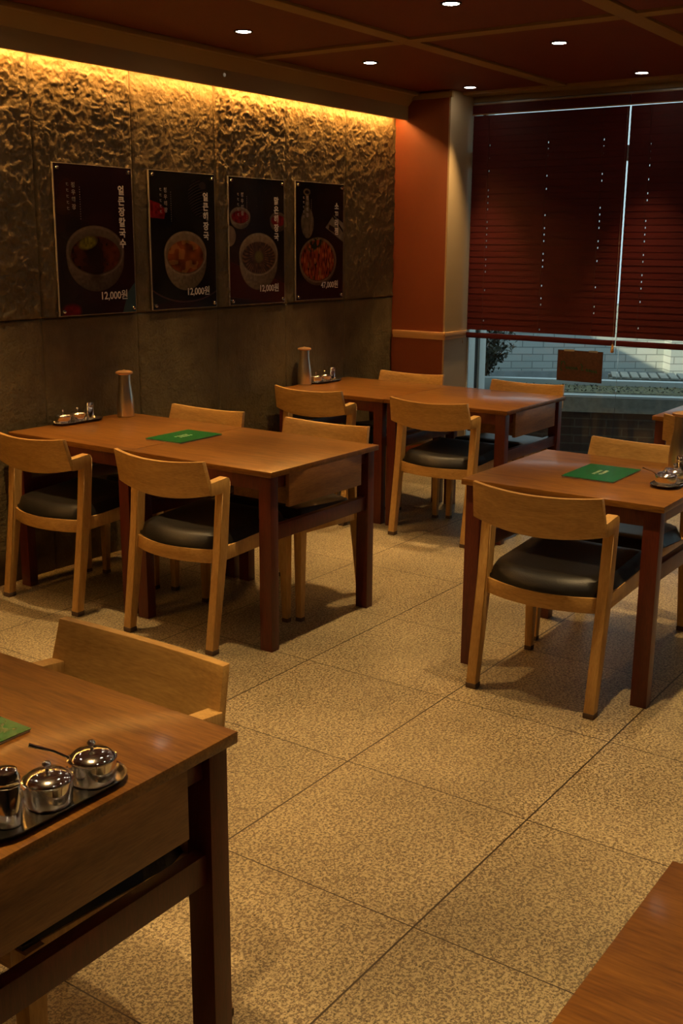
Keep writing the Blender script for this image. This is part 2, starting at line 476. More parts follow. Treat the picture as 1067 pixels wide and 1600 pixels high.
led = thing('led_light_strip', 'warm glowing light strip tucked behind the soffit above the stone wall', 'light strip', (2.4, 4.006, 2.352))
MB().box(-3.9, 3.93, -0.008, 0.008, 0.004, 0.012).build('strip_backing', M['alu'], led)
MB().box(-3.9, 3.93, -0.006, 0.006, 0.0, 0.004).build('light_diffuser', M['led'], led)

# ------------------------------------------------------------------ windows
JY = [3.64, 2.56, 1.49, 0.43, YE]      # mullion positions
ZT = 2.10
for i in range(4):
    a, b = JY[i], JY[i+1]
    w = tag(MB().box(XW-0.004, XW+0.004, b+0.002, a-0.002, 0.03, 2.43).build('window_%d' % (i+1), M['glass']), kind='structure')
    fr = MB().box(XW-0.03, XW+0.03, b+0.001, a-0.001, 0.0, 0.045)
    fr.box(XW-0.03, XW+0.03, b+0.001, a-0.001, 2.41, 2.45).box(XW-0.03, XW+0.03, b+0.001, a-0.001, ZT-0.045, ZT+0.045)
    fr.build('window_frame', M['alu'], w, bevel=0.002)
def mullion(y, w):
    return MB().box(XW-0.045, XW+0.045, y-w, y+w, 0.0, 2.45)
struct('trim_8', MB().box(XW-0.01, XW+0.095, 3.634, 3.70, 0, 2.45), M['frame'], bevel=0.003)
struct('trim_11', MB().box(XW+0.095, XW+0.145, 3.640, 3.70, 0, 2.45), M['dark'])
struct('trim_15', MB().box(XW+0.145, XW+0.235, 3.622, 3.70, 0, 2.45), M['frame'], bevel=0.003)
for k, y in enumerate(JY[2:4]):
    struct('trim_%d' % (9+k), mullion(y, 0.02), M['alu'])

# blinds: dark red wooden slats, nearly shut, with light leaking round the cord holes
XB = 6.645
BL = [(3.622, 2.567), (2.556, 1.497), (1.477, 0.422), (0.402, -0.60)]
labels = ['dark red wooden venetian blind beside the column, lowered over the left window',
          'dark red wooden venetian blind at the right edge of the view',
          'dark red wooden blind third along the window', 'dark red wooden blind last along the window']
def make_blind(y1, y0, label):
    t = thing('venetian_blind', label, 'blind', (XB, (y0+y1)/2, 0), 0, None)
    hw = (y1-y0)/2
    t_val = MB().box(-0.012, -0.004, -hw-0.004, hw+0.004, 2.375, 2.43)
    t_val.build('valance', M['blind'], t, bevel=0.002)
    tr = MB().box(-0.015, -0.011, -hw-0.006, hw+0.006, 2.368, 2.375).box(-0.015, -0.011, -hw-0.006, hw+0.006, 2.43, 2.434)
    tr.build('valance_trim', M['strip'], t)
    MB().box(-0.004, 0.03, -hw, hw, 2.378, 2.42).build('headrail', M['dark'], t)
    holes = [hw-0.145, 0.0, -hw+0.145]
    holes = [ (3.497-(y0+y1)/2) if abs(y1-3.622) < .01 else hw-0.135, 0.0-0.01, -hw+0.15]
    zb, zt = 0.995, 2.362
    n = 34; pit = (zt-zb)/n
    sl = MB(); th = math.radians(87)
    L = 0.0235
    for k in range(n):
        zc = zb+pit*(k+0.5)
        ang = th+random.uniform(-0.02, 0.02)
        dx, dz = math.cos(ang)*L, math.sin(ang)*L
        nx, nz = math.sin(ang)*0.0013, -math.cos(ang)*0.0013
        ends = sorted(holes)
        segs = []; lo = -hw
        for h in ends:
            segs.append((lo, h-0.0028)); lo = h+0.0028
        segs.append((lo, hw))
        def slab(a, b, t0, t1):
            p = lambda t, s: (dx*t+nx*s, dz*t+nz*s+zc)
            q = [p(t0, -1), p(t1, -1), p(t1, 1), p(t0, 1)]
            sl.prism(q, 'y', a, b)
        for a, b in segs: slab(a, b, -1, 1)
        for h in ends:
            leak = 0.22 if (0.45 < random.random() and k < n*0.88) else -0.25
            slab(h-0.0028, h+0.0028, -1, -0.26); slab(h-0.0028, h+0.0028, leak, 1)
    sl.build('slats', M['blind'], t)
    cd = MB()
    for h in holes:
        for s in (-0.012, 0.012):
            cd.tube([(0.012*(1 if s > 0 else -1), h+0.006, 0.96), (0.012*(1 if s > 0 else -1), h+0.006, 2.38)], 0.0006, 5)
    cd.build('ladder_cords', M['dark'], t)
    MB().box(-0.012, 0.014, -hw, hw, 0.937, 0.972).build('bottom_rail', M['blind'], t, bevel=0.004)
    return t
for (y1, y0), lb in zip(BL[:2], labels[:2]):
    b_ = make_blind(y1, y0, lb)
    if lb is labels[0]: b0 = b_
for (y1, y0), lb in zip(BL[2:], labels[2:]):
    make_blind(y1, y0, lb)
# pull cords with tassels
def pull(parent, y, z):
    c = MB().tube([(-0.02, y, 2.36), (-0.022, y, 1.6), (-0.02, y, z+0.045)], 0.0010, 6).build('pull_cord', M['cord'], parent)
    MB().lathe([(0.003, z+0.045), (0.006, z+0.040), (0.010, z+0.01), (0.0115, z-0.002), (0.009, z-0.008), (0.004, z-0.010)], 16, -0.02, y).build('tassel', M['tassel'], c, smooth=True)
pull(b0, -0.523, 0.905)
pull(b0, 0.553, 0.905)

sg = thing('window_sign', 'red-brown board with green script taped to the window glass below the blinds', 'sign', (XW-0.010, 2.81, 0.795))
MB().box(-0.004, 0.004, -0.155, 0.155, -0.105, 0.095).build('sign_board', M['sign'], sg, bevel=0.001)
wr = MB()
def stroke(pts, r=0.004):
    wr.tube([(-0.0045, -p[0], p[1]) for p in pts], r, 5)
stroke([(-0.125, 0.01), (-0.13, -0.03), (-0.118, -0.04)]); stroke([(-0.13, 0.015), (-0.105, 0.02), (-0.10, 0.0)])
for i in range(5):
    x = -0.095+i*0.017
    stroke([(x, -0.022), (x+0.006, -0.012), (x+0.012, -0.024), (x+0.016, -0.030)])
stroke([(0.01, 0.012), (0.022, -0.005), (0.016, -0.03), (0.034, -0.026)])
for i in range(5):
    x = 0.045+i*0.016
    stroke([(x, -0.030-0.002*i), (x+0.006, -0.018-0.002*i), (x+0.012, -0.036-0.002*i)])
wr.build('sign_script', M['sign_ink'], sg)
for a, b in ((0.04, 0.11), (-0.12, -0.06)): MB().box(-0.006, -0.004, a, b, 0.088, 0.100).build('tape', M['page'], sg)

# ------------------------------------------------------------------ outside
def frame_box(name, m, p, ang, x0, x1, y0, y1, z0, z1, bevel=0):
    o = MB().box(x0, x1, y0, y1, z0, z1).build(name, m, loc=(p[0], p[1], 0), rotz=ang, bevel=bevel)
    return o
struct('ground', MB().box(XW+0.02, 30, -20, 30, -0.12, -0.02), M['asphalt'])
PA = math.radians(-66)       # direction of the planter
PP = (7.204, 3.039)
def pl(name, m, x0, x1, y0, y1, z0, z1, bevel=0):
    return frame_box(name, m, PP, PA, x0, x1, y0, y1, z0, z1, bevel)
pln = thing('brick_planter', 'low dark brick planter with grey concrete coping outside the window', 'planter', (PP[0], PP[1], 0), PA)
MB().box(-0.62, 5, 0.03, 0.22, -0.02, 0.41).build('brick_base', M['brick_dark'], pln)
MB().box(-0.64, 5, 0.0, 0.24, 0.41, 0.515).build('coping', M['concrete'], pln)
MB().box(-0.64, 5, -0.002, 0.05, 0.515, 0.530).build('coping_edge', M['edge_white'], pln)
tag(MB().box(-0.62, 5, 0.24, 0.66, -0.02, 0.52).build('soil_bed', M['soil'], loc=(PP[0], PP[1], 0), rotz=PA), 'mossy dry soil bed behind the coping outside the window', 'soil bed', kind='stuff')
tag(MB().box(-1.2, 5, 0.66, 0.74, -0.02, 0.56).build('garden_curb', M['edge_white'], loc=(PP[0], PP[1], 0), rotz=PA, bevel=0.01), 'long pale curb edging the back of the soil bed', 'curb')
lit = MB(); rs = random.Random(3)
ca, sa = math.cos(PA), math.sin(PA)
for i in range(900):
    u = rs.uniform(-0.6, 2.6); v = rs.uniform(0.26, 0.64)
    h = 0.522
    a = rs.uniform(0, 6.28); s = rs.uniform(0.006, 0.02)
    lit.add([(u, v, h), (u+s*math.cos(a), v+s*math.sin(a), h+rs.uniform(0.002, 0.018)), (u+s*math.cos(a+1.2), v+s*math.sin(a+1.2), h+rs.uniform(0, 0.01))], [(0, 1, 2)])
tag(lit.build('leaf_litter', M['leaf'], loc=(PP[0], PP[1], 0), rotz=PA), 'scattered dry leaves and moss on the soil bed outside', 'leaf litter', kind='stuff')
# slatted wooden walkway lying behind the bed on the right
pal = thing('slatted_walkway', 'weathered slatted wooden grating lying behind the soil bed outside', 'grating', (PP[0], PP[1], 0), PA)
for i in range(24):
    u = 0.28+i*0.072
    MB().box(u, u+0.056, 0.76, 1.12, 0.565, 0.580).build('slat', M['plank'], pal, bevel=0.002)
for v in (0.78, 1.06):
    MB().box(0.26, 2.02, v, v+0.04, 0.53, 0.565).build('support_rail', M['plank'], pal)
# back lane
WA = math.radians(-53)
WP = (10.1, 4.75)
struct('trim_12', MB().box(-9, 9, 0.0, 0.3, -0.05, 0.98), M['brick_far'], loc=(WP[0], WP[1], 0), rotz=WA)
struct('trim_13', MB().box(-9, 9, -0.06, 0.0, -0.05, 0.325), M['asphalt'], loc=(WP[0], WP[1], 0), rotz=WA)
struct('trim_14', MB().box(1.33, 1.62, -0.22, -0.0, -0.05, 1.05), M['brick_far'], loc=(WP[0], WP[1], 0), rotz=WA)
struct('ground', MB().box(-9, 9, -2.2, -0.02, -0.1, 0.14), M['asphalt'], loc=(WP[0], WP[1], 0), rotz=WA)
# unseen wall added to throw the slanting shade over the brick wall
shade_u = -1.6
struct('wall_added_shade', MB().box(-2.7, -2.5, -2.4, -0.05, 0, 2.11), M['plaster'], loc=(WP[0], WP[1], 0), rotz=WA)
struct('wall_added_shade', MB().box(XW+0.24, XW+0.34, 3.72, 5.2, 0, 1.9), M['concrete'])  # second added wall, out of view, keeps sun off the curb's left end
# own facade above the window
struct('wall_far', MB().box(XW+0.125, XW+0.16, -3, 4.16, 2.45, 2.9), M['concrete'])

# shrub behind the window jamb
sh = thing('shrub', 'dark leafy shrub standing outside behind the window jamb', 'shrub', (7.75, 4.06, 0.50))
br = MB(); lf = MB(); rs = random.Random(11)
for i in range(44):
    a = rs.uniform(0, 6.28); ln = rs.uniform(0.22, 0.52)
    e = Vector((math.cos(a)*0.55*ln, math.sin(a)*0.55*ln, ln*rs.uniform(0.6, 1.3)))
    p0 = Vector((0, 0, 0)); mid = e*0.5+Vector((0, 0, 0.05))
    br.tube([p0, mid, e], [0.006, 0.004, 0.0015], 5)
    for k in range(46):
        t = rs.uniform(0.25, 1.08); c = (mid*(2*t) if t < .5 else mid+(e-mid)*(2*t-1))+Vector([rs.uniform(-0.045, 0.045) for _ in range(3)])
        d = Vector([rs.uniform(-1, 1) for _ in range(3)]).normalized(); w = d.cross(Vector((rs.uniform(-1, 1), rs.uniform(-1, 1), 1))).normalized()
        s = rs.uniform(0.016, 0.03)
        lf.add([c-d*s, c+w*s*0.4+Vector((0,0,0.002)), c+d*s, c-w*s*0.4], [(0, 1, 2), (0, 2, 3)])
br.build('branches', M['twig'], sh)
lf.build('foliage', M['leaf'], sh)
MB().lathe([(0.012, -0.5), (0.009, 0.0)], 8).build('stem', M['twig'], sh)

# ------------------------------------------------------------------ tables
def make_table(label, loc, drawer_end=-1, length=0.755, W=0.735):
    """origin at the corner with the smallest x and y; drawer_end -1 = drawer in the end facing -y, 0 = none"""
    t = thing('dining_table', label, 'table', loc)
    MB().box(0, W, 0, length, 0.698, 0.720).build('tabletop', M['top'], t, bevel=0.0025)
    lx, ly, i = 0.046, 0.058, 0.014
    for ax in (i, W-i-lx):
        for ay in (i, length-i-ly):
            MB().box(ax, ax+lx, ay, ay+ly, 0.0, 0.698).build('leg', M['leg'], t, bevel=0.002)
    for ax in (i+0.006, W-i-0.006-0.022):
        MB().box(ax, ax+0.022, i+ly, length-i-ly, 0.640, 0.698).build('side_apron', M['leg'], t, bevel=0.0015)
    for ay in (i+0.016, length-i-0.016-0.022):
        MB().box(i+lx, W-i-lx, ay, ay+0.022, 0.645, 0.698).build('end_apron', M['leg'], t, bevel=0.0015)
    s = MB().box(i+lx, W-i-lx, i+0.012, i+0.040, 0.442, 0.500)
    s.build('stretcher', M['leg'], t, bevel=0.002)
    s = MB().box(i+lx, W-i-lx, length-i-0.040, length-i-0.012, 0.442, 0.500)
    s.build('stretcher', M['leg'], t, bevel=0.002)
    if drawer_end:
        d = MB().box(0.118, 0.612, 0.006, 0.024, 0.566, 0.697)
        d.build('drawer_front', M['drawer'], t, bevel=0.0015)
        b = MB().box(0.135, 0.147, 0.053, 0.30, 0.580, 0.640).box(0.583, 0.595, 0.053, 0.30, 0.580, 0.640).box(0.135, 0.595, 0.053, 0.30, 0.572, 0.580).box(0.135,0.595,0.024,0.053,0.572,0.640)
        b.build('drawer_box', M['drawer'], t)
    return t
T = {}
T['1a'] = make_table('wooden table with drawer end and green menu, in the poster-side row nearer the camera', (3.10, 2.495, 0), -1)
T['1b'] = make_table('wooden table against the stone wall under the leftmost poster', (3.10, 3.253, 0), 0)
T['2a'] = make_table('wooden table with drawer end, in the row nearest the window', (5.035, 2.495, 0), -1)
T['2b'] = make_table('wooden table against the stone wall, nearest the red column', (5.035, 3.253, 0), 0)
T['3'] = make_table('wooden table with green menu at the right, in the middle of the room', (3.44, 1.122, 0), 0)
T['4'] = make_table('wooden table with wide drawer front at the lower left corner', (0.602, 1.155, 0), -1)
T['5'] = make_table('wooden table cut off at the lower right corner', (0.640, -0.357, 0), 0)
T['6'] = make_table('wooden table at the right edge by the window', (5.35, 1.09, 0), 0)

# ------------------------------------------------------------------ chairs
def make_chair():
    t = thing('dining_chair', 'x', 'chair')
    prof = [(-0.026, 0.018), (0.030, 0.42), (0.050, 0.630), (-0.008, 0.630), (-0.014, 0.680), (0.078, 0.690), (0.092, 0.684), (0.098, 0.668), (0.078, 0.42), (0.010, 0.018)]
    for s in (1, -1):
        y0, y1 = sorted((s*0.205, s*0.243))
        lg = MB()
        f1, f2 = [], []
        # two prisms so the concave outline stays clean
        lg.prism([prof[0], prof[1], prof[8], prof[9]], 'y', y0, y1)
        lg.prism([prof[1], prof[2], prof[7], prof[8]], 'y', y0, y1)
        lg.prism([prof[2], prof[3], prof[4], prof[5], prof[6], prof[7]], 'y', y0, y1)
        o = lg.build('rear_leg', M['chair'], t, bevel=0.0)
        bm = bmesh.new(); bm.from_mesh(o.data)
        bmesh.ops.remove_doubles(bm, verts=bm.verts, dist=1e-5)
        # drop the internal faces between the stacked pieces
        inner = [f for f in bm.faces if all(len(e.link_faces) > 2 for e in f.edges)]
        cnt = {}
        for f in bm.faces:
            k = tuple(sorted(v.index for v in f.verts)); cnt.setdefault(k, []).append(f)
        kill = [f for fs in cnt.values() if len(fs) > 1 for f in fs]
        bmesh.ops.delete(bm, geom=kill, context='FACES_ONLY')
        bmesh.ops.recalc_face_normals(bm, faces=bm.faces)
        ed = [e for e in bm.edges if len(e.link_faces) == 2 and e.calc_face_angle(0) > 0.5]
        bmesh.ops.bevel(bm, geom=ed, offset=0.004, segments=2, profile=0.6, affect='EDGES', clamp_overlap=True)
        for f in bm.faces: f.smooth = True
        bm.to_mesh(o.data); bm.free()
        o.data.set_sharp_from_angle(angle=math.radians(38))
        MB().box(-0.027, 0.012, y0-0.001, y1+0.001, 0, 0.020).build('foot_pad', M['felt'], o, bevel=0.003)
        # front leg
        fl = MB().loft([[(0.446, s*0.212, 0.016), (0.472, s*0.212, 0.016), (0.472, s*0.240, 0.016), (0.446, s*0.240, 0.016)],
                        [(0.434, s*0.204, 0.40), (0.475, s*0.204, 0.40), (0.475, s*0.244, 0.40), (0.434, s*0.244, 0.40)],
                        [(0.434, s*0.204, 0.437), (0.475, s*0.204, 0.437), (0.475, s*0.244, 0.437), (0.434, s*0.244, 0.437)]])
        o = fl.build('front_leg', M['chair'], t, bevel=0.003)
        ya, yb = sorted((s*0.211, s*0.241))
        MB().box(0.445, 0.473, ya, yb, 0, 0.018).build('foot_pad', M['felt'], o, bevel=0.003)
        # side rail
        y0, y1 = sorted((s*0.214, s*0.236))
        MB().prism([(0.055, 0.362), (0.436, 0.380), (0.436, 0.440), (0.055, 0.415)], 'y', y0, y1).build('side_rail', M['chair'], t, bevel=0.002)
    # rear rail, bowed backwards
    n = 14; rr = []
    for k in range(n+1):
        y = -0.207+0.414*k/n; q = 1-(y/0.207)**2
        x = 0.048-0.052*q
        rr.append([(x-0.011, y, 0.352), (x+0.011, y, 0.352), (x+0.013, y, 0.405), (x-0.009, y, 0.405)])
    MB().loft(rr).build('rear_rail', M['chair_back'], t, bevel=0.0015)
    MB().box(0.440, 0.464, -0.206, 0.206, 0.380, 0.437).build('front_rail', M['chair_back'], t, bevel=0.002)
    # cushion
    N, K = 18, 16; top = []; 
    mb = MB(); vs = []; fs = []
    def outline(u, v):  # u 0 rear..1 front, v -1..1
        rear = 0.048-0.060*(1-v*v)
        x = rear+(0.470-rear)*u
        y = v*(0.202+0.026*min(1, u*6)) if u < 0.17 else v*0.232
        return x, y
    for i in range(N+1):
        for j in range(K+1):
            u = i/N; v = -1+2*j/K
            x, y = outline(u, v)
            ed = min(u*0.45, (1-u)*0.45, (1-abs(v))*0.232)
            r = min(1, ed/0.065); rnd = math.sqrt(max(0, 1-(1-r)**2))
            z0 = 0.412+0.030*u
            z = z0+0.002+0.046*rnd-0.008*(1-v*v)*math.sin(PI*min(1, u*1.1))+0.002
            vs.append((x, y, z))
    nt_ = len(vs)
    for i in range(N+1):
        for j in range(K+1):
            x, y, z = vs[i*(K+1)+j]; u = i/N
            vs.append((x, y, 0.406+0.030*u))
    ix = lambda i, j: i*(K+1)+j
    for i in range(N):
        for j in range(K):
            fs.append((ix(i, j), ix(i+1, j), ix(i+1, j+1), ix(i, j+1)))
            fs.append((nt_+ix(i, j), nt_+ix(i, j+1), nt_+ix(i+1, j+1), nt_+ix(i+1, j)))
    for i in range(N):
        for j in (0, K):
            fs.append((ix(i, j), ix(i+1, j), nt_+ix(i+1, j), nt_+ix(i, j)))
    for j in range(K):
        for i in (0, N):
            fs.append((ix(i, j), ix(i, j+1), nt_+ix(i, j+1), nt_+ix(i, j)))
    mb.add(vs, fs); mb.build('seat_cushion', M['leather'], t, smooth=True)
    # curved backrest board
    n = 26; rings = []
    for k in range(n+1):
        s = -1+2*k/n
        zt = 0.766-0.014*(1-s*s); zb = 0.604+0.030*abs(s)**2.0
        xt = -0.073+0.035*s*s; xb = -0.036+0.030*s*s
        th = 0.020
        yt = s*0.232; yb = s*0.242
        ring = []
        m_n = 6
        for q in range(m_n+1):
            f = q/m_n; ring.append((xb+(xt-xb)*f-th/2, yb+(yt-yb)*f, zb+(zt-zb)*f))
        for q in range(m_n, -1, -1):
            f = q/m_n; ring.append((xb+(xt-xb)*f+th/2, yb+(yt-yb)*f, zb+(zt-zb)*f))
        rings.append(ring)
    MB().loft(rings).build('backrest', M['chair_back'], t, bevel=0.0025)
    return t
proto = make_chair()
chairs = [
    (3.285, 1.49, 0, 'dining chair in front of the right-hand menu table, its whole back facing the camera'),
    (4.315, 1.52, PI, 'dining chair on the window side of the right-hand menu table, only its back top showing'),
    (2.975, 2.912, 0, 'dining chair at the near side of the left menu table, second from the left edge'),
    (2.980, 3.680, 0, 'dining chair at the left edge of the view, close to the stone wall'),
    (3.935, 2.872, PI, 'dining chair behind the drawer end of the left menu table'),
    (3.935, 3.592, PI, 'dining chair behind the left table row, nearest the stone wall'),
    (4.912, 2.870, 0, 'dining chair with its full back facing us at the window-side table'),
    (4.915, 3.655, 0, 'dining chair at the window-side row, nearest the tall bottle by the wall'),
    (5.866, 2.800, PI, 'dining chair right in front of the window, behind the window-side table'),
    (5.865, 3.600, PI, 'dining chair in front of the red column, behind the window-side row'),
    (1.435, 1.530, PI, 'dining chair with broad tilted back behind the lower-left table'),
    (5.205, 1.490, 0, 'dining chair at the far right edge, partly hidden by a bottle'),
]
for i, (x, y, rz, lb) in enumerate(chairs):
    c = proto if i == 0 else copy_tree(proto)
    c.location = (x, y, 0); c.rotation_euler = (0, 0, rz)
    c['label'] = lb; c['group'] = 'honey wood dining chairs with black seats'

# ------------------------------------------------------------------ tableware
HT = 0.7202
def capsule(L, W, n=10):
    pts = []
    for k in range(n+1):
        a = -PI/2+PI*k/n; pts.append((L/2-W/2+math.cos(a)*W/2, math.sin(a)*W/2))
    for k in range(n+1):
        a = PI/2+PI*k/n; pts.append((-L/2+W/2+math.cos(a)*W/2, math.sin(a)*W/2))
    return pts
def make_tray():
    t = thing('condiment_tray', 'x', 'tray')
    def sc(L, W, z): return [(p[0], p[1], z) for p in capsule(L, W)]
    mb = MB().loft([sc(0.262, 0.082, 0.0), sc(0.278, 0.098, 0.010), sc(0.284, 0.104, 0.012), sc(0.284, 0.104, 0.010), sc(0.2835, 0.1035, 0.0095), ], cap=False)
    mb = MB().loft([sc(0.250, 0.070, 0.0), sc(0.268, 0.088, 0.001), sc(0.280, 0.100, 0.010), sc(0.286, 0.106, 0.011), sc(0.285, 0.105, 0.0125), sc(0.278, 0.098, 0.0118), sc(0.264, 0.084, 0.003), sc(0.248, 0.068, 0.002)])
    mb.build('tray_body', M['steel_tray'], t, smooth=True)
    return t
def make_pot(spoon):
    t = thing('condiment_pot', 'x', 'condiment pot')
    MB().lathe([(0.030, 0), (0.034, 0.001), (0.0365, 0.006), (0.0375, 0.030), (0.0375, 0.036), (0.039, 0.0375), (0.039, 0.039), (0.036, 0.0395), (0.0355, 0.036), (0.0355, 0.008), (0.001, 0.006)], 40).build('pot_body', M['steel'], t, smooth=True)
    l = MB().lathe([(0.0352, 0.039), (0.0365, 0.041), (0.035, 0.043), (0.026, 0.049), (0.012, 0.0515), (0.001, 0.052)], 40).build('lid', M['steel'], t, smooth=True)
    MB().lathe([(0.003, 0.0515), (0.0025, 0.058), (0.006, 0.061), (0.007, 0.064), (0.005, 0.067), (0.001, 0.068)], 16).build('knob', M['steel'], l, smooth=True)
    if spoon:
        MB().tube([(-0.020, 0.024, 0.040), (-0.036, 0.044, 0.056), (-0.052, 0.066, 0.066), (-0.058, 0.074, 0.070)], [0.0022, 0.0022, 0.0030, 0.0036], 8).build('spoon', M['steel'], t, smooth=True)
    return t
def make_shaker():
    t = thing('pepper_shaker', 'x', 'shaker')
    MB().lathe([(0.019, 0), (0.0205, 0.001), (0.0205, 0.058), (0.019, 0.060), (0.019, 0.062)], 32).build('shaker_body', M['steel'], t, smooth=True)
    MB().lathe([(0.0205, 0.0622), (0.0212, 0.064), (0.0205, 0.066), (0.0205, 0.069), (0.0212, 0.071), (0.0205, 0.073), (0.0200, 0.079), (0.017, 0.084), (0.009, 0.087), (0.001, 0.088)], 32).build('shaker_cap', M['steel'], t, smooth=True)
    return t
def make_bottle():
    t = thing('water_bottle', 'x', 'bottle')
    MB().lathe([(0.038, 0), (0.042, 0.002), (0.0425, 0.010), (0.0425, 0.055), (0.040, 0.090), (0.0345, 0.130), (0.0305, 0.160), (0.0295, 0.205)], 40).build('bottle_body', M['steel_brushed'], t, smooth=True)
    MB().lathe([(0.030, 0.2052), (0.0405, 0.209), (0.0415, 0.214), (0.0405, 0.218), (0.030, 0.222), (0.012, 0.223), (0.006, 0.227), (0.001, 0.228)], 40).build('bottle_cap', M['cap'], t, smooth=True)
    return t
tray0, pot0, pots0, shaker0, bottle0 = make_tray(), make_pot(False), make_pot(True), make_shaker(), make_bottle()
used = set()
def put(proto_, loc, rz, label, group):
    if proto_.name not in used: used.add(proto_.name); o = proto_
    else: o = copy_tree(proto_)
    o.location = loc; o.rotation_euler = (0, 0, rz); o['label'] = label; o['group'] = group
    return o
def set_(cx, cy, order, where, rz=0, spoon=False):
    put(tray0, (cx, cy, HT), rz, 'oval steel condiment tray '+where, 'steel condiment trays')
    zt = HT+0.0024
    nm = {-1: 'left', 1: 'right'}
    dx = 0.0885
    ds = 0.075
    xs = [cx-ds, cx, cx+dx] if order > 0 else [cx+ds, cx, cx-dx]
    put(shaker0, (xs[0], cy, zt), 0, 'steel pepper shaker on the tray '+where, 'steel pepper shakers')
    put(pot0, (xs[1], cy, zt), 0.3, 'lidded steel pot in the middle of the tray '+where, 'small steel condiment pots')
    put(pots0 if spoon else pot0, (xs[2], cy, zt), 0.2, ('lidded steel pot with protruding spoon handle ' if spoon else 'outer lidded steel pot of the tray ')+where, 'small steel condiment pots')
set_(0.975, 1.222, 1, 'on the lower-left table', spoon=True)
set_(3.835, 1.225, -1, 'on the right-hand menu table', spoon=True)
set_(3.475, 3.968, -1, 'by the wall under the leftmost poster')
set_(5.452, 3.955, -1, 'by the wall on the window-side row')
put(bottle0, (3.745, 3.925, HT), 0, 'tall steel water bottle with copper cap on the left table row by the wall', 'steel water bottles')
put(bottle0, (5.285, 3.985, HT), 0, 'tall steel water bottle with copper cap on the row below the rightmost poster', 'steel water bottles')
put(bottle0, (4.075, 1.285, HT), 0, 'tall steel water bottle cut off by the right edge of the view', 'steel water bottles')

FONT = None
def text_mesh(name, body, size, m, parent, loc, rot, bold=0.0, spacing=1.0, vertical=False, depth=0.0003, line=1.0):
    cu = bpy.data.curves.new(name, 'FONT')
    cu.body = '\n'.join(body) if vertical else body
    cu.size = size; cu.align_x = 'CENTER'; cu.align_y = 'CENTER'
    cu.offset = bold; cu.extrude = depth
    cu.space_line = line
    cu.space_character = spacing
    cu.resolution_u = 3
    o = bpy.data.objects.new(name, cu); C.objects.link(o)
    dg = bpy.context.evaluated_depsgraph_get()
    me = bpy.data.meshes.new_from_object(o.evaluated_get(dg))
    bpy.data.objects.remove(o)
    me.name = name
    me.materials.clear(); me.materials.append(m)
    n = bpy.data.objects.new(name, me); C.objects.link(n)
    n.parent = parent; n.location = loc; n.rotation_euler = rot
    return n

def make_menu(x0, y0, label, rz=0.0):
    t = thing('menu_booklet', label, 'menu', (x0, y0, HT), rz, 'green menu booklets on tables')
    MB().box(-0.138, 0.138, -0.098, 0.098, 0.0, 0.0045).build('pages', M['page'], t)
    MB().box(-0.140, 0.140, -0.100, 0.100, 0.0045, 0.0060).build('cover', M['green'], t)
    g = MB(); rs = random.Random(5)
    for row, (n, y) in enumerate(((5, 0.016), (5, -0.008))):
        for k in range(n):
            cx = -0.036+k*0.017+(0.006 if row else 0)
            for q in range(3):
                yy = y+(-0.005+q*0.005)
                g.box(cx-0.0055, cx+0.0055-rs.uniform(0, 0.004), yy-0.0010, yy+0.0010, 0.0060, 0.0063)
            g.box(cx-0.001, cx+0.001, y-0.006, y+0.006, 0.0060, 0.0063)
    g.build('cover_lettering', M['cream'], t)
    return t
make_menu(3.472, 3.280, 'green menu booklet on the left table row in front of the tall bottle', 0.03)
make_menu(3.825, 1.495, 'green menu booklet beside the condiment tray on the right-hand table')
make_menu(0.985, 1.545, 'green menu booklet cut off by the left edge on the lower-left table')

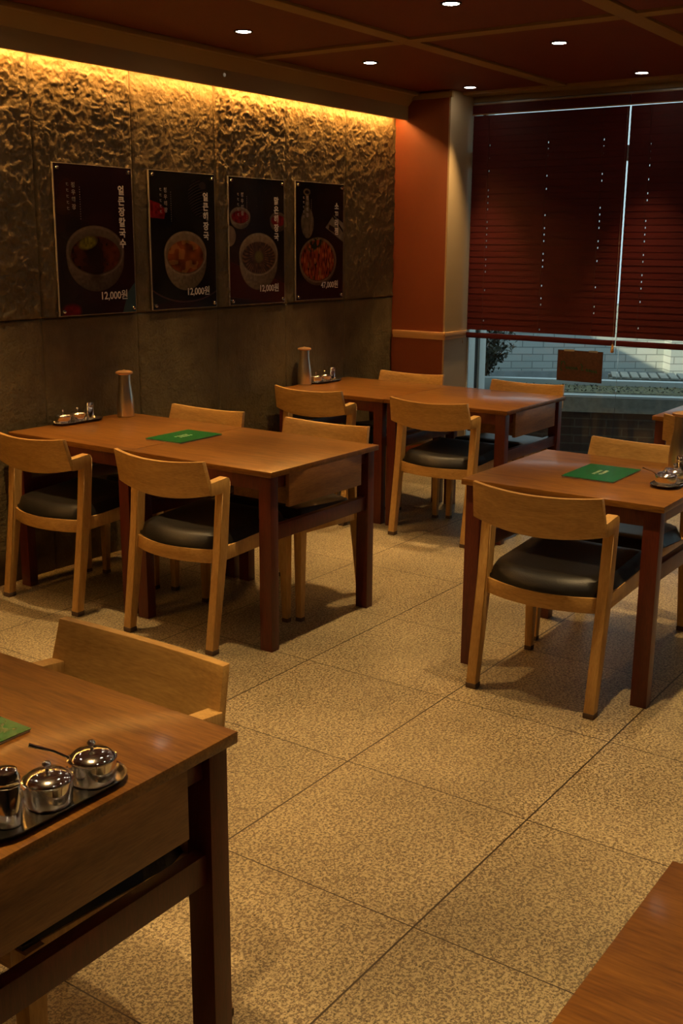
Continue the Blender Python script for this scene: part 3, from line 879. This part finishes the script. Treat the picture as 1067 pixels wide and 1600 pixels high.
# ------------------------------------------------------------------ posters
def sm(a, b, x): t = np.clip((x-a)/(b-a), 0, 1); return t*t*(3-2*t)
class Art:
    W, H = 0.49, 0.69
    def __init__(s, nx=196, ny=276, seed=0):
        s.nx, s.ny = nx, ny
        u = (np.arange(nx)+0.5)/nx*s.W; v = (np.arange(ny)+0.5)/ny*s.H
        s.U, s.V = np.meshgrid(u, v, indexing='ij')
        s.im = np.zeros((nx, ny, 3)); s.seed = seed
    def n(s, sc, k=0): return vnoise(s.U*sc+k*7, s.V*sc+k*13, s.seed*10+k)
    def fill(s, mask, col):
        mask = mask[..., None] if mask.ndim == 2 else mask
        s.im = s.im*(1-mask)+np.array(col)*mask if not isinstance(col, np.ndarray) or col.ndim == 1 else s.im*(1-mask)+col*mask
    def ell(s, cx, cy, rx, ry, soft=0.003, rot=0):
        x, y = s.U-cx, s.V-cy
        c, q = math.cos(rot), math.sin(rot)
        x, y = x*c+y*q, -x*q+y*c
        d = np.sqrt((x/rx)**2+(y/ry)**2)
        return 1-sm(1-soft/min(rx, ry), 1+soft/min(rx, ry), d)
    def poly(s, pts, soft=0):
        m = np.ones_like(s.U); k = len(pts)
        for i in range(k):
            (x0, y0), (x1, y1) = pts[i], pts[(i+1) % k]
            d = ((x1-x0)*(s.V-y0)-(y1-y0)*(s.U-x0))/math.hypot(x1-x0, y1-y0)
            m *= sm(-0.002, 0.002, d)
        return m
    def bowl(s, cx, cy, rx, ry, depth, taper, clay, inner, food):
        """rim ellipse centred cx,cy; body below it"""
        b = np.zeros_like(s.U)
        body = np.zeros_like(s.U)
        for t in np.linspace(0, 1, 40):
            k = (1-t**3.6*taper)
            body = np.maximum(body, s.ell(cx, cy-depth*t, rx*k, ry*k))
        shade = 0.28+0.9*np.clip(0.75-(s.U-cx)/(2.4*rx), 0, 1)
        shade = shade*(0.75+0.5*s.n(90, 3))*(0.55+0.45*sm(cy-depth-ry, cy-depth*0.2, s.V))
        s.fill(body, np.array(clay)*shade[..., None])
        s.fill(s.ell(cx, cy, rx, ry), np.array(clay)*1.25*(0.8+0.4*s.n(80, 4))[..., None])
        s.fill(s.ell(cx, cy-0.002, rx*0.93, ry*0.91), np.array(inner)*(0.5+0.8*sm(cy-ry, cy+ry, s.V))[..., None]*(0.8+0.4*s.n(60, 5))[..., None])
        m = s.ell(cx, cy-ry*0.14, rx*0.86, ry*0.74)
        s.fill(m, food)
        return m
def art1():
    a = Art(seed=1)
    bgc = np.array([0.030, 0.010, 0.010])*(0.5+0.9*a.n(9, 1))[..., None]
    a.im = bgc
    a.fill(a.ell(0.08, 0.575, 0.05, 0.05, 0.03)*0.5, (0.10, 0.025, 0.008)); a.fill(a.ell(0.06, 0.50, 0.06, 0.035, 0.03)*0.5, (0.12, 0.05, 0.01))
    a.fill(sm(0.30, 0.05, a.U)*sm(0.6, 0.3, a.V)*0.5, (0.035, 0.04, 0.03))
    a.fill(a.poly([(0.40, 0.0), (0.49, 0.0), (0.49, 0.145), (0.44, 0.10)]), (0.05, 0.10, 0.12))
    food = np.array([0.055, 0.016, 0.006])*(0.3+1.6*a.n(55, 6))[..., None]+np.array([0.10, 0.012, 0.0])*(sm(0.24, 0.38, a.U)*a.n(30, 7))[..., None]
    a.bowl(0.238, 0.296, 0.183, 0.118, 0.115, 0.42, (0.17, 0.125, 0.085), (0.12, 0.09, 0.06), food)
    a.fill(a.ell(0.235, 0.26, 0.05, 0.10, 0.02)*0.8, (0.012, 0.008, 0.007))
    a.fill(a.ell(0.19, 0.335, 0.055, 0.026, 0.008, 0.25), np.array([0.22, 0.20, 0.02])*(0.5+a.n(90, 8))[..., None])
    a.fill(a.ell(0.07, 0.02, 0.055, 0.03, 0.01), np.array([0.20, 0.012, 0.018])*(0.4+a.n(60, 9))[..., None])
    return a
def art2():
    a = Art(seed=2)
    a.im = np.array([0.016, 0.015, 0.010])*(0.5+1.0*a.n(8, 1))[..., None]
    # dark ribbed jar, upper right
    m = a.ell(0.36, 0.565, 0.075, 0.095, 0.006, 0.25); rib = 0.5+0.5*np.sin((a.V+0.25*(a.U-0.36)**2*8-0.3*(a.U))*420)
    a.fill(m, np.array([0.045, 0.035, 0.028])*(0.25+rib**4)[..., None])
    a.fill(a.ell(0.395, 0.63, 0.03, 0.022, 0.006), (0.04, 0.032, 0.03))
    # dish of red chilli, left
    a.fill(a.ell(0.085, 0.46, 0.10, 0.055), (0.008, 0.009, 0.010))
    a.fill(a.poly([(0.0, 0.46), (0.10, 0.455), (0.115, 0.50), (0.07, 0.53), (0.0, 0.545)]), np.array([0.30, 0.016, 0.016])*(0.35+1.1*a.n(70, 6))[..., None])
    a.fill(a.poly([(0.02, 0.0), (0.49, 0.0), (0.49, 0.06), (0.26, 0.045), (0.02, 0.13)]), (0.030, 0.012, 0.010))
    a.fill(a.ell(0.26, 0.30, 0.40, 0.27, 0.004)*(1-a.ell(0.26, 0.302, 0.396, 0.266, 0.004))*(a.V < 0.2), (0.10, 0.05, 0.045))
    f = a.n(26, 6); food = np.array([0.30, 0.075, 0.018])*(0.25+1.3*f)[..., None]+np.array([0.14, 0.10, 0.03])*(a.n(38, 7) > 0.62)[..., None]
    a.bowl(0.255, 0.282, 0.160, 0.113, 0.125, 0.48, (0.30, 0.225, 0.135), (0.24, 0.17, 0.10), food)
    return a
def art3():
    a = Art(seed=3)
    a.im = np.array([0.024, 0.018, 0.011])*(0.4+1.1*a.n(7, 1))[..., None]
    a.fill(sm(0.24, 0.20, a.V+0.25*(a.U-0.1))*0.9, (0.085, 0.020, 0.012))
    a.fill(sm(0.055, 0.02, a.V+0.12*(a.U)), (0.018, 0.020, 0.014))
    red = np.array([0.26, 0.018, 0.018])*(0.4+a.n(70, 6))[..., None]
    a.bowl(0.095, 0.485, 0.085, 0.046, 0.045, 0.5, (0.24, 0.19, 0.13), (0.22, 0.15, 0.10), red)
    a.bowl(0.435, 0.470, 0.075, 0.042, 0.045, 0.5, (0.12, 0.09, 0.06), (0.12, 0.08, 0.05), red)
    a.fill(a.ell(0.0, 0.375, 0.055, 0.055), np.array([0.26, 0.19, 0.13])*(0.6+0.6*a.n(40, 7))[..., None])
    ang = np.arctan2(a.V-0.262, a.U-0.255); st = 0.5+0.5*np.sin(ang*34+a.n(14, 5)*7)
    food = np.array([0.22, 0.095, 0.03])*(0.15+1.2*st*a.n(60, 6))[..., None]+0.02
    a.bowl(0.255, 0.275, 0.172, 0.118, 0.120, 0.35, (0.30, 0.235, 0.14), (0.26, 0.19, 0.11), food)
    a.fill(a.ell(0.255, 0.262, 0.035, 0.030, 0.012)*(0.4+0.6*st), (0.22, 0.22, 0.05))
    return a
def art4():
    a = Art(seed=4)
    a.im = np.array([0.013, 0.009, 0.008])*(0.5+1.0*a.n(8, 1))[..., None]
    # slim bottle upper left
    cl = np.array([0.20, 0.155, 0.10])*(0.4+0.8*a.n(60, 3))[..., None]
    a.fill(a.ell(0.115, 0.455, 0.062, 0.090), cl); a.fill(a.poly([(0.085, 0.50), (0.145, 0.50), (0.125, 0.62), (0.10, 0.62)]), cl)
    a.fill(a.ell(0.11, 0.632, 0.034, 0.020), cl); a.fill(a.ell(0.11, 0.632, 0.022, 0.011), (0.02, 0.012, 0.01))
    a.fill(a.poly([(0.30, 0.43), (0.49, 0.345), (0.49, 0.46), (0.385, 0.505)]), np.array([0.30, 0.27, 0.20])*(0.5+0.6*a.n(40, 4))[..., None])
    a.fill(a.poly([(0.33, 0.42), (0.44, 0.385), (0.40, 0.43), (0.34, 0.45)]), (0.03, 0.015, 0.01))
    a.fill(a.poly([(0.36, 0.505), (0.49, 0.40), (0.49, 0.415), (0.37, 0.515)]), (0.01, 0.008, 0.008))
    a.fill(sm(0.13, 0.10, a.V), (0.028, 0.010, 0.012))
    food = np.array([0.32, 0.055, 0.015])*(0.1+1.5*vnoise(a.U*110, a.V*38, 77))[..., None]+np.array([0.16, 0.10, 0.03])*(vnoise(a.U*80, a.V*30, 78) > 0.72)[..., None]
    a.bowl(0.225, 0.235, 0.190, 0.135, 0.035, 0.2, (0.20, 0.13, 0.07), (0.16, 0.09, 0.05), food)
    a.fill(a.ell(0.22, 0.235, 0.172, 0.120), food)
    a.fill(a.ell(0.19, 0.33, 0.085, 0.035, 0.01, 0.3)*(a.n(60, 9) > 0.35), (0.035, 0.045, 0.012))
    return a
def print_mat():
    m, nt, b = newmat('printed_photograph')
    at = nt.nodes.new('ShaderNodeAttribute'); at.attribute_name = 'print'
    sc = nt.nodes.new('ShaderNodeVectorMath'); sc.operation = 'SCALE'; sc.inputs['Scale'].default_value = 0.62
    nt.links.new(at.outputs['Color'], sc.inputs[0]); nt.links.new(sc.outputs[0], b.inputs['Base Color'])
    b.inputs['Roughness'].default_value = 0.18
    return m
M['print'] = print_mat()
def make_poster(x0, z0, art, title, price, label, ty):
    t = thing('menu_poster', label, 'poster', (x0, 4.034, z0), 0, 'menu posters in a row on the stone wall')
    W, H = 0.49, 0.69
    MB().box(0, W, 0.0, 0.010, 0, H).build('acrylic_panel', M['acrylic'], t, bevel=0.001)
    nx, ny = art.nx, art.ny
    e = 0.0025
    u = np.linspace(e, W-e, nx+1); v = np.linspace(e, H-e, ny+1)
    U, V = np.meshgrid(u, v, indexing='ij')
    co = np.stack([U, np.full_like(U, -0.0006), V], -1).reshape(-1, 3)
    idx = np.arange((nx+1)*(ny+1)).reshape(nx+1, ny+1)
    q = np.stack([idx[:-1, :-1], idx[1:, :-1], idx[1:, 1:], idx[:-1, 1:]], -1).reshape(-1, 4)
    me = bpy.data.meshes.new('printed_photo')
    me.vertices.add(len(co)); me.vertices.foreach_set('co', co.ravel())
    me.loops.add(q.size); me.loops.foreach_set('vertex_index', q.ravel().astype(np.int32))
    me.polygons.add(len(q)); me.polygons.foreach_set('loop_start', np.arange(0, q.size, 4, dtype=np.int32))
    me.update(calc_edges=True)
    col = me.color_attributes.new('print', 'FLOAT_COLOR', 'CORNER')
    im = np.clip(art.im, 0, 1).reshape(-1, 3)
    c4 = np.concatenate([im, np.ones((len(im), 1))], 1)
    col.data.foreach_set('color', np.repeat(c4, 4, axis=0).astype(np.float32).ravel())
    me.materials.append(M['print'])
    o = bpy.data.objects.new('printed_photo', me); C.objects.link(o); o.parent = t
    R = (PI/2, 0, 0)
    y = -0.0012
    text_mesh('title_lettering', title, 0.046, M['ink'], t, (0.415, y, ty), R, bold=0.0016, vertical=True, line=1.08)
    text_mesh('price_lettering', price, 0.050, M['ink'], t, (0.345, y, 0.085), R, bold=0.0008)
    text_mesh('small_lettering', '청우해장', 0.026, M['ink_dim'], t, (0.115, y, 0.545), R, bold=0.0006, vertical=True, line=1.25)
    g = MB(); rs = random.Random(len(title))
    for k in range(5):
        zc = 0.60-k*0.027
        g.box(0.073, 0.086, y-0.0002, y, zc, zc+0.0025); g.box(0.075, 0.078, y-0.0002, y, zc-0.008, zc+0.004); g.box(0.080, 0.087, y-0.0002, y, zc-0.009, zc-0.0065)
    for k in range(14):
        zc = 0.585-k*0.011
        g.box(0.152, 0.155, y-0.0002, y, zc, zc+0.004)
    g.build('fine_print', M['ink_dim'], t)
    for sx in (0.022, W-0.022):
        for sz in (0.022, H-0.022):
            s = MB().lathe([(0.0095, 0), (0.0095, 0.006), (0.008, 0.009), (0.004, 0.010), (0.0005, 0.010)], 20).build('standoff_screw', M['steel'], t, smooth=True, loc=(sx, -0.0008, sz))
            s.rotation_euler = (PI/2, 0, 0)
    return t
make_poster(3.460, 1.212, art1(), '얼큰장칼국수', '12,000원', 'leftmost menu poster with a dark soup bowl and yellow-green garnish', 0.455)
make_poster(4.066, 1.214, art2(), '얼큰해장국', '12,000원', 'menu poster with an orange stew bowl and a red chilli dish, second from left', 0.47)
make_poster(4.667, 1.214, art3(), '맑은해장국', '12,000원', 'menu poster with a clear soup bowl and two small red-filled cups, third from left', 0.47)
make_poster(5.265, 1.218, art4(), '소꼬리찜', '47,000원', 'rightmost menu poster with a wide dish of braised meat and a slim white bottle', 0.48)

# ------------------------------------------------------------------ downlights
def make_downlight():
    t = thing('ceiling_downlight', 'x', 'ceiling light')
    MB().lathe([(0.034, 0.0), (0.044, 0.0), (0.044, 0.004), (0.034, 0.004)], 32, cap=False).build('trim_ring', M['dark'], t, smooth=True)
    MB().lathe([(0.034, 0.001), (0.0335, 0.0025), (0.001, 0.0025)], 32).build('lens', M['lens'], t)
    l = bpy.data.lights.new('lamp', 'SPOT'); l.energy = SPOT_W; l.color = WARM
    l.spot_size = math.radians(54); l.spot_blend = 0.95; l.shadow_soft_size = 0.022
    lo = bpy.data.objects.new('lamp', l); C.objects.link(lo); lo.parent = t; lo.location = (0, 0, -0.008)
    return t
dl = make_downlight()
LX = (0.93, 2.00, 3.08, 4.165, 5.22, 6.34)
LYs = (3.49, 2.393, 1.20, 0.10, -1.0)
first = True
rown = {3.49: 'poster-side', 2.393: 'second', 1.20: 'third', 0.10: 'fourth', -1.0: 'fifth'}
coln = ['sixth', 'fifth', 'fourth', 'third', 'second', 'first']
for y in LYs:
    for i, x in enumerate(LX):
        o = dl if first else copy_tree(dl); first = False
        o.location = (x-(0.12 if y == 1.20 and i == 3 else 0), y, ZC+0.008)
        o['label'] = 'small round ceiling spotlight, %s from the window in the %s row' % (coln[i], rown[y])
        o['group'] = 'recessed ceiling spotlights'
